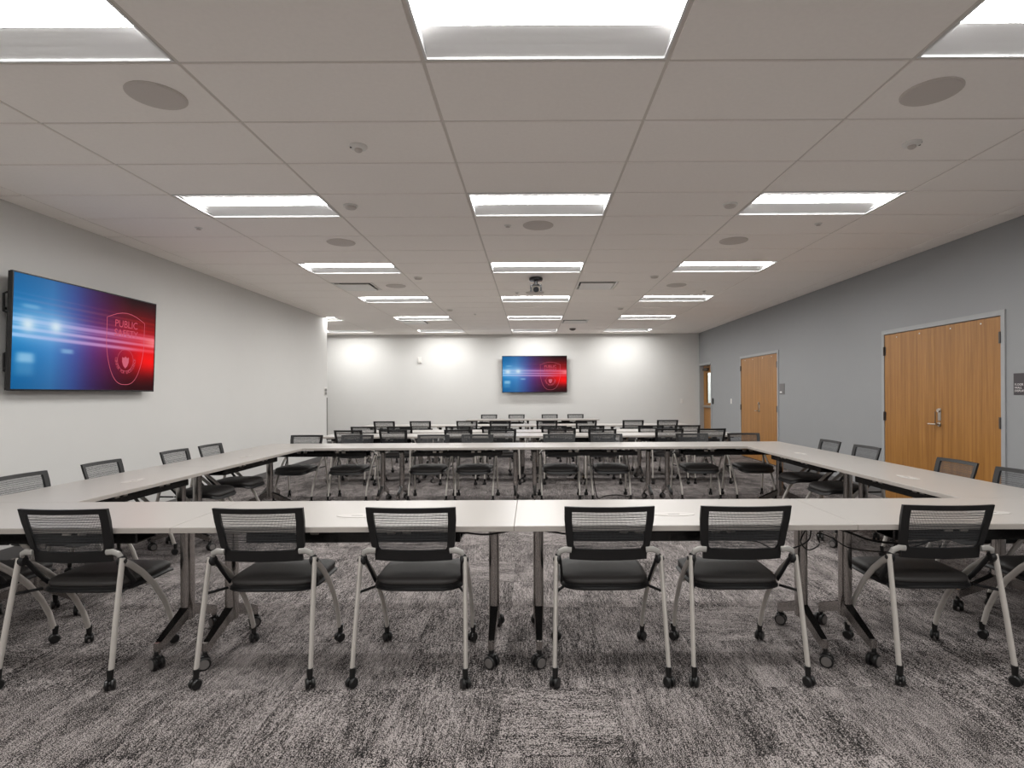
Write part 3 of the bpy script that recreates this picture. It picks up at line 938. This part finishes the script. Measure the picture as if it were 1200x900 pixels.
# ================================================================== CHAIR
def caster_mesh():
    b = MB(); b.mi = 0
    for s in (-1, 1):
        b.disc((s * 0.0125, 0, 0.0255), (1, 0, 0), 0.0255, 0.017, 14, 0.3)
    b.disc((0, 0, 0.030), (1, 0, 0), 0.014, 0.03, 10)
    b.tube([(0, 0.004, 0.044), (0, 0.006, 0.094)], [0.0125, 0.0155], n=10, up=(0, 1, 0))
    return b.mesh('caster', M['wheel'], True)
CAST = caster_mesh()
def back_P(s, t, off):
    # t 0..1 up, s -1..1 across
    w_ = 0.197 + 0.020 * min(1, t * 1.3) if t > 0.26 else 0.190
    z = 0.570 + 0.272 * t
    y = -0.172 - 0.055 * t - 0.012 * t * t + 0.028 * (s * s) + off
    return (s * w_, y, z)
def chair():
    r = empty('mesh_back_chair')
    # legs (each with its caster)
    for sx in (-1, 1):
        L1 = [(sx * 0.256, -0.168, 0.592), (sx * 0.258, -0.182, 0.52), (sx * 0.264, -0.225, 0.30), (sx * 0.270, -0.262, 0.088)]
        b = MB(); b.tube(L1, 0.0105, 0.0155, n=10, up=(0, 1, 0)); lg = b.build('leg', M['silver'], r, True)
        c = link('caster', CAST, lg); c.location = (sx * 0.270, -0.270, 0); c.rotation_euler = (0, 0, sx * 0.5)
        L2 = [(sx * 0.250, -0.158, 0.575), (sx * 0.249, -0.10, 0.538), (sx * 0.248, -0.02, 0.475), (sx * 0.246, 0.07, 0.385), (sx * 0.244, 0.15, 0.275), (sx * 0.242, 0.205, 0.17), (sx * 0.240, 0.232, 0.088)]
        b = MB(); b.tube(L2, 0.0105, 0.0165, n=10, up=(0, 1, 0)); lg = b.build('leg', M['silver'], r, True)
        c = link('caster', CAST, lg); c.location = (sx * 0.240, 0.236, 0); c.rotation_euler = (0, 0, -sx * 0.7)
        # pivot, bracket to the back, link to the seat
        b = MB(); b.disc((sx * 0.246, -0.160, 0.576), (1, 0, 0), 0.026, 0.026, 16, 0.25); b.disc((sx * 0.266, -0.165, 0.576), (1, 0, 0), 0.010, 0.012, 10)
        b.build('pivot', M['plastic'], r, True)
        b = MB(); b.tube([(sx * 0.182, -0.176, 0.622), (sx * 0.215, -0.178, 0.625), (sx * 0.238, -0.172, 0.614), (sx * 0.247, -0.160, 0.588)], [0.008, 0.009, 0.010, 0.009], [0.014, 0.015, 0.014, 0.012], n=8, up=(0, 0, 1))
        b.build('back_bracket', M['bracket'], r, True)
        b = MB(); b.tube([(sx * 0.236, -0.155, 0.575), (sx * 0.228, -0.10, 0.50), (sx * 0.224, -0.04, 0.432)], 0.006, 0.014, n=8, up=(0, 1, 0)); b.build('seat_link', M['plastic'], r, True)
    for sx in (-1, 1):
        b = MB(); b.tube([(sx * 0.261, -0.20, 0.425), (sx * 0.215, -0.085, 0.415)], 0.007, n=8); b.build('seat_stub', M['plastic'], r, True)
        b = MB(); b.tube([(sx * 0.246, 0.05, 0.402), (sx * 0.19, 0.05, 0.40)], 0.009, n=8); b.build('seat_stub', M['silver'], r, True)
    # back frame
    b = MB()
    ss = [-1, -0.93, -0.835, -0.6, -0.3, 0, 0.3, 0.6, 0.835, 0.93, 1]
    ts = [0, 0.10, 0.20, 0.262, 0.30, 0.45, 0.6, 0.75, 0.905, 0.96, 1.0]
    b.shell(back_P, ss, ts, lambda i, j: (i < 2 or i > 7) or (j < 2) or (j >= 8), 0.016)
    b.build('back_frame', M['plastic'], r, True, 50)
    # mesh panel
    n1, n2 = 8, 8
    vs, uv = [], []
    for j in range(n2 + 1):
        for i in range(n1 + 1):
            s = -0.86 + 1.72 * i / n1; t = 0.18 + 0.74 * j / n2
            p = back_P(s, max(t, 0.27) if False else t, 0.0)
            p = (s * (0.197 + 0.020 * min(1, t * 1.3)), p[1], p[2])
            vs.append(p); uv.append((s * 0.215, (t * 0.272)))
    fs = [(j * (n1 + 1) + i, j * (n1 + 1) + i + 1, (j + 1) * (n1 + 1) + i + 1, (j + 1) * (n1 + 1) + i) for j in range(n2) for i in range(n1)]
    me = bpy.data.meshes.new('back_mesh'); me.from_pydata(vs, [], fs); me.materials.append(M['mesh'])
    ul = me.uv_layers.new(name='UVMap')
    for lp in me.loops:
        ul.data[lp.index].uv = uv[lp.vertex_index]
    me.polygons.foreach_set('use_smooth', [True] * len(fs)); me.update()
    link('back_mesh', me, r)
    # seat: outline shared by shell and pad
    def outline(inset, z, bow=0.0):
        pts = []
        w0, w1, y0, y1 = 0.222 - inset, 0.226 - inset, -0.112 + inset, 0.315 - inset
        n = 32
        for k in range(n):
            a = 2 * pi * k / n
            e = 0.42
            cx_ = math.copysign(abs(cos(a)) ** e, cos(a)); sy_ = math.copysign(abs(sin(a)) ** e, sin(a))
            ym = (y0 + y1) / 2; hy = (y1 - y0) / 2
            y = ym + hy * sy_
            wdt = w0 + (w1 - w0) * (y - y0) / (y1 - y0)
            x = wdt * cx_
            fz = -0.030 * max(0, (y - 0.22) / 0.095) ** 2      # waterfall front
            dz = bow * (1 - (x / 0.23) ** 2)
            pts.append((x, y, z + fz + dz))
        return pts
    b = MB(); b.rings([outline(0.045, 0.394), outline(0.004, 0.399), outline(-0.008, 0.406), outline(-0.008, 0.412), outline(0.004, 0.420), outline(0.004, 0.430)])
    b.build('seat_shell', M['plastic'], r, True, 50)
    b = MB(); b.rings([outline(0.006, 0.430), outline(0.002, 0.436), outline(0.002, 0.446), outline(0.009, 0.455), outline(0.030, 0.461, 0.003), outline(0.10, 0.465, 0.007)])
    b.build('seat_pad', M['seat'], r, True, 60)
    return r
CHAIR = chair(); finish_tree(CHAIR)
used = [False]
def place_chair(x, y, rz, label, group):
    rz += radians(random.uniform(-1.2, 1.2))
    if not used[0]:
        used[0] = True
        CHAIR.location = (x, y, 0); CHAIR.rotation_euler = (0, 0, rz); tag(CHAIR, label, 'chair', group)
        return CHAIR
    return copy_tree(CHAIR, (x, y, 0), rz, label, group)


# ================================================================== TABLE
TL, TZ = 1.695, 0.735
def tcaster_mesh():
    b = MB()
    for s in (-1, 1):
        b.mi = 0; b.disc((s * 0.017, 0, 0.0325), (1, 0, 0), 0.0325, 0.020, 18, 0.2)
        b.mi = 1; b.disc((s * 0.0275, 0, 0.0325), (1, 0, 0), 0.024, 0.003, 16, 0.2)
    b.mi = 0; b.bbox(-0.012, 0.012, -0.02, 0.022, 0.025, 0.072, 0.004)
    b.tube([(0, 0.006, 0.06), (0, 0.006, 0.09)], 0.012, n=10, up=(0, 1, 0))
    return b.mesh('caster', [M['wheel'], M['hub']], True)
TCAST = tcaster_mesh()
def table(D):
    """long axis along X, centred on the origin"""
    r = empty('training_table')
    b = MB(); b.mi = 1
    h = 0.0008
    b.bbox(-TL / 2 + h, TL / 2 - h, -D / 2, D / 2, TZ - 0.028, TZ - 0.0012, 0.0015)
    b.mi = 0; b.bbox(-TL / 2 + h + 0.001, TL / 2 - h - 0.001, -D / 2 + 0.001, D / 2 - 0.001, TZ - 0.0014, TZ, 0.0005)
    b.build('tabletop', [M['top'], M['edge']], r)
    # power grommet set into the top
    b = MB(); pts = []
    for z, rx, ry in ((TZ - 0.003, 0.115, 0.048), (TZ + 0.002, 0.115, 0.048), (TZ + 0.003, 0.110, 0.044), (TZ + 0.003, 0.002, 0.001)):
        pts.append([(rx * cos(a * pi / 14) if True else 0, -0.085 + ry * sin(a * pi / 14), z) for a in range(28)])
    b.rings(pts); gm = b.build('power_grommet', M['grommet'], r, True, 30)
    b = MB(); b.box(-0.03, 0.03, -0.10, -0.094, TZ + 0.0025, TZ + 0.004); b.build('grommet_slot', M['grey_plastic'], gm)
    for s in (-1, 1):
        x = s * (TL / 2 - 0.122)
        lg = MB(); col = []
        n = 24
        for z in (0.155, 0.20, 0.40, 0.60, TZ - 0.045):
            ring = []
            for k in range(n):
                a = 2 * pi * k / n
                cx_ = math.copysign(abs(cos(a)) ** 0.55, cos(a)); sy_ = math.copysign(abs(sin(a)) ** 0.8, sin(a))
                gx = 1.0
                ring.append((x + 0.029 * cx_ * gx, 0.036 * sy_, z))
            col.append(ring)
        lg.rings(col)
        leg = lg.build('leg', M['chrome'], r, True, 35)
        st = MB(); st.box(x - 0.0085, x + 0.0085, -0.0375, -0.0345, 0.23, TZ - 0.05); st.box(x - 0.0085, x + 0.0085, 0.0345, 0.0375, 0.23, TZ - 0.05)
        fo = MB(); ft = MB()
        for sy in (-1, 1):
            prof = [(0.028, 0.225), (0.245, 0.132), (0.262, 0.125), (0.262, 0.090), (0.235, 0.090), (0.12, 0.130), (0.028, 0.168)]
            nn = len(prof)
            w0, w1 = 0.023, 0.015
            vs = []
            for sd in (-1, 1):
                for (yy, zz) in prof:
                    ww = w0 + (w1 - w0) * (yy - 0.028) / 0.24
                    vs.append((x + sd * ww, sy * yy, zz))
            fs = [tuple(range(nn)), tuple(reversed(range(nn, 2 * nn)))] + [(i, nn + i, nn + (i + 1) % nn, (i + 1) % nn) for i in range(nn)]
            fo.add(vs, fs)
            vt = [(x - w0 * 0.92, sy * 0.030, 0.2275), (x + w0 * 0.92, sy * 0.030, 0.2275), (x + 0.0135, sy * 0.246, 0.1348), (x - 0.0135, sy * 0.246, 0.1348)]
            vt += [(p[0], p[1], p[2] - 0.004) for p in vt]
            ft.add(vt, [(0, 1, 2, 3), (4, 7, 6, 5), (0, 4, 5, 1), (1, 5, 6, 2), (2, 6, 7, 3), (3, 7, 4, 0)])
            fo.tube([(x, sy * 0.252, 0.132), (x, sy * 0.252, 0.078)], 0.0145, n=12, up=(0, 1, 0))
            c = link('caster', TCAST, leg); c.location = (x + s * 0.004, sy * 0.262, 0); c.rotation_euler = (0, 0, 1.0 * s)
        fo.build('foot', M['chrome'], leg, True, 35)
        ft.build('foot_cap', M['leg_black'], leg)
        hb = MB(); hb.bbox(x - 0.035, x + 0.035, -D / 2 + 0.09, D / 2 - 0.09, TZ - 0.048, TZ - 0.0285, 0.004); hb.bbox(x - 0.028, x + 0.028, -0.05, 0.05, TZ - 0.09, TZ - 0.046, 0.004)
        hb.build('tilt_bracket', M['leg_black'], r)
    b = MB(); b.bbox(-0.56, 0.56, -0.17, -0.155, 0.612, 0.664, 0.003); b.bbox(-0.56, 0.56, -0.157, -0.02, 0.612, 0.620, 0.003); b.box(-0.56, 0.56, -0.022, -0.012, 0.612, 0.664)
    for x in (-0.50, -0.06, 0.06, 0.50):
        b.box(x - 0.012, x + 0.012, -0.165, -0.015, 0.66, TZ - 0.0285)
    b.build('cable_tray', M['leg_black'], r)
    b = MB()
    for x in (-0.28, -0.20, 0.20, 0.28):
        b.bbox(x - 0.022, x + 0.022, -0.178, -0.16, 0.655, 0.678, 0.003)
    b.build('tray_clip', M['steel'], r)
    b = MB(); b.bbox(-0.11, 0.11, -0.13, -0.04, 0.655, TZ - 0.0285, 0.005); b.build('power_box', M['leg_black'], r)
    return r
TBL = table(0.68); finish_tree(TBL)
tused = [False]
def place_table(x, y, rz, label, group):
    if not tused[0]:
        tused[0] = True
        TBL.location = (x, y, 0); TBL.rotation_euler = (0, 0, rz); tag(TBL, label, 'table', group); return TBL
    return copy_tree(TBL, (x, y, 0), rz, label, group)
CX = -0.09
posn = ['leftmost', 'second from left', 'third from left', 'rightmost']
for i in range(4):
    place_table(CX + (i - 1.5) * 1.695, 3.10, 0, 'white topped training table in the near side of the square, ' + posn[i], 'training tables of the open square')
for i in range(4):
    place_table(CX + (i - 1.5) * 1.695, 7.17, 0, 'white topped training table in the far side of the square, ' + posn[i], 'training tables of the open square')
for s, X, rz, nm in ((-1, -3.14, radians(90), 'left'), (1, 2.96, radians(-90), 'right')):
    for k, Y in enumerate((4.2875, 5.9825)):
        place_table(X, Y, rz, 'white topped training table in the %s side of the square, %s of the two' % (nm, ('nearer', 'farther')[k]), 'training tables of the open square')
ROWS = [('first', 8.68, -0.03, 4), ('second', 9.62, -0.08, 4), ('third', 11.53, -0.12, 4), ('last', 14.20, 0.02, 2)]
for nm, y0, cx_, n in ROWS:
    for i in range(n):
        pn = posn[i] if n == 4 else ('left one', 'right one')[i]
        lab = ('white topped training table in the %s classroom row beyond the square, %s' % (nm, pn)) if n == 4 else 'white topped training table at the head of the room under the back television, ' + pn
        sx_ = 0.966 if nm in ('first', 'second') else 1.0
        o = place_table(cx_ + (i - (n - 1) / 2) * 1.695 * sx_, y0 + 0.34, 0, lab, 'classroom tables beyond the square' if n == 4 else 'head tables by the back wall')
        o.scale = (sx_, 1, 1)

# ================================================================== CHAIRS IN PLACE
ORD = ['first', 'second', 'third', 'fourth', 'fifth', 'sixth', 'seventh', 'eighth']
near = [-2.93, -2.26, -1.325, -0.583, 0.372, 1.032, 2.01, 2.77]
for i, x in enumerate(near):
    lab = 'black mesh back chair on the near side of the square, %s from left' % ORD[i]
    place_chair(x, 2.915, 0, lab, 'chairs on the near side of the square')
for i, x in enumerate([-3.05, -2.36, -1.335, -0.74, 0.365, 1.01, 2.16, 2.86]):
    place_chair(x, 7.382, pi, 'black mesh back chair facing the camera behind far side of square, %s from left' % ORD[i], 'chairs on the far side of the square')
sd = ['nearest of four', 'second nearest of four', 'third nearest of four', 'farthest of four']
for i, y in enumerate([3.90, 4.65, 5.59, 6.21]):
    place_chair(-3.355, y, -pi / 2, 'black mesh back chair between the square and the left wall, ' + sd[i], 'chairs on the left side of the square')
for i, y in enumerate([3.86, 4.47, 5.66, 6.36]):
    place_chair(3.175, y, pi / 2, 'black mesh back chair between the square and the wooden doors, ' + sd[i], 'chairs on the right side of the square')
for nm, yt, xs in (('first', 8.60, [-2.82, -2.13, -1.13, -0.46, 0.46, 1.08, 2.11, 2.76]), ('second', 9.54, [-2.87, -2.25, -1.255, -0.635, 0.375, 1.02, 2.03, 2.65]), ('third', 11.45, [-3.02, -2.28, -1.33, -0.65, 0.31, 1.11, 2.07, 2.77])):
    for i, x in enumerate(xs):
        place_chair(x, yt + 0.215, 0, 'black mesh back chair at the %s classroom row beyond the square, %s from left' % (nm, ORD[i]), 'chairs at the %s classroom row' % nm)
for i, x in enumerate([-1.14, -0.41, 0.48, 1.16]):
    place_chair(x, 14.76, pi, 'black chair against the back wall behind the head tables, %s from left' % ORD[i], 'chairs behind the head tables')

# ================================================================== CORDS
def cord(name, pts, rad, label, group=None):
    cu = [Vector(p) for p in pts]
    out = []
    for i in range(len(cu) - 1):
        p0 = cu[max(i - 1, 0)]; p1 = cu[i]; p2 = cu[i + 1]; p3 = cu[min(i + 2, len(cu) - 1)]
        for k in range(6):
            t = k / 6
            out.append(0.5 * ((2 * p1) + (p2 - p0) * t + (2 * p0 - 5 * p1 + 4 * p2 - p3) * t * t + (-p0 + 3 * p1 - 3 * p2 + p3) * t ** 3))
    out.append(cu[-1])
    b = MB(); b.tube(out, rad, n=6)
    o = b.build(name, M['cord'], None, True); tag(o, label, 'cord', group)
cord('power_cord', [(1.35, 3.0, 0.67), (1.60, 2.98, 0.665), (1.80, 2.97, 0.60), (1.98, 2.97, 0.585), (2.15, 2.98, 0.60), (2.24, 3.02, 0.603)], 0.006, 'thick black cord drooping under the near tables, behind the sixth chair')
cord('power_cord', [(1.50, 3.02, 0.672), (1.48, 3.0, 0.60), (1.40, 2.99, 0.56), (1.30, 2.99, 0.545), (1.20, 3.0, 0.59), (1.06, 3.02, 0.595), (0.98, 3.04, 0.603)], 0.004, 'thin black cord sagging under the near tables, right of the fifth chair')
cord('power_cord', [(1.50, 3.04, 0.67), (1.46, 3.05, 0.58), (1.50, 3.05, 0.53), (1.56, 3.05, 0.56), (1.55, 3.05, 0.62), (1.62, 3.03, 0.60), (1.72, 3.02, 0.545), (1.95, 3.0, 0.53), (2.05, 3.0, 0.56), (2.2, 3.02, 0.604)], 0.0035, 'thin looped black cord under the near table seam, left of the sixth chair')
cord('power_cord', [(-0.92 + 0.56, 3.0, 0.64), (-0.38, 2.97, 0.655), (-0.24, 2.96, 0.645), (-0.05, 2.96, 0.672), (0.08, 2.96, 0.66), (0.18, 2.98, 0.64)], 0.005, 'black cord running under the seam of the two middle near tables')
cord('floor_cord', [(0.78, 7.2, 0.55), (0.80, 7.25, 0.25), (0.86, 7.35, 0.02), (0.98, 7.55, 0.008), (1.15, 7.62, 0.008), (1.28, 7.50, 0.008), (1.38, 7.7, 0.008)], 0.006, 'black cord lying on the carpet below the far side of the square')
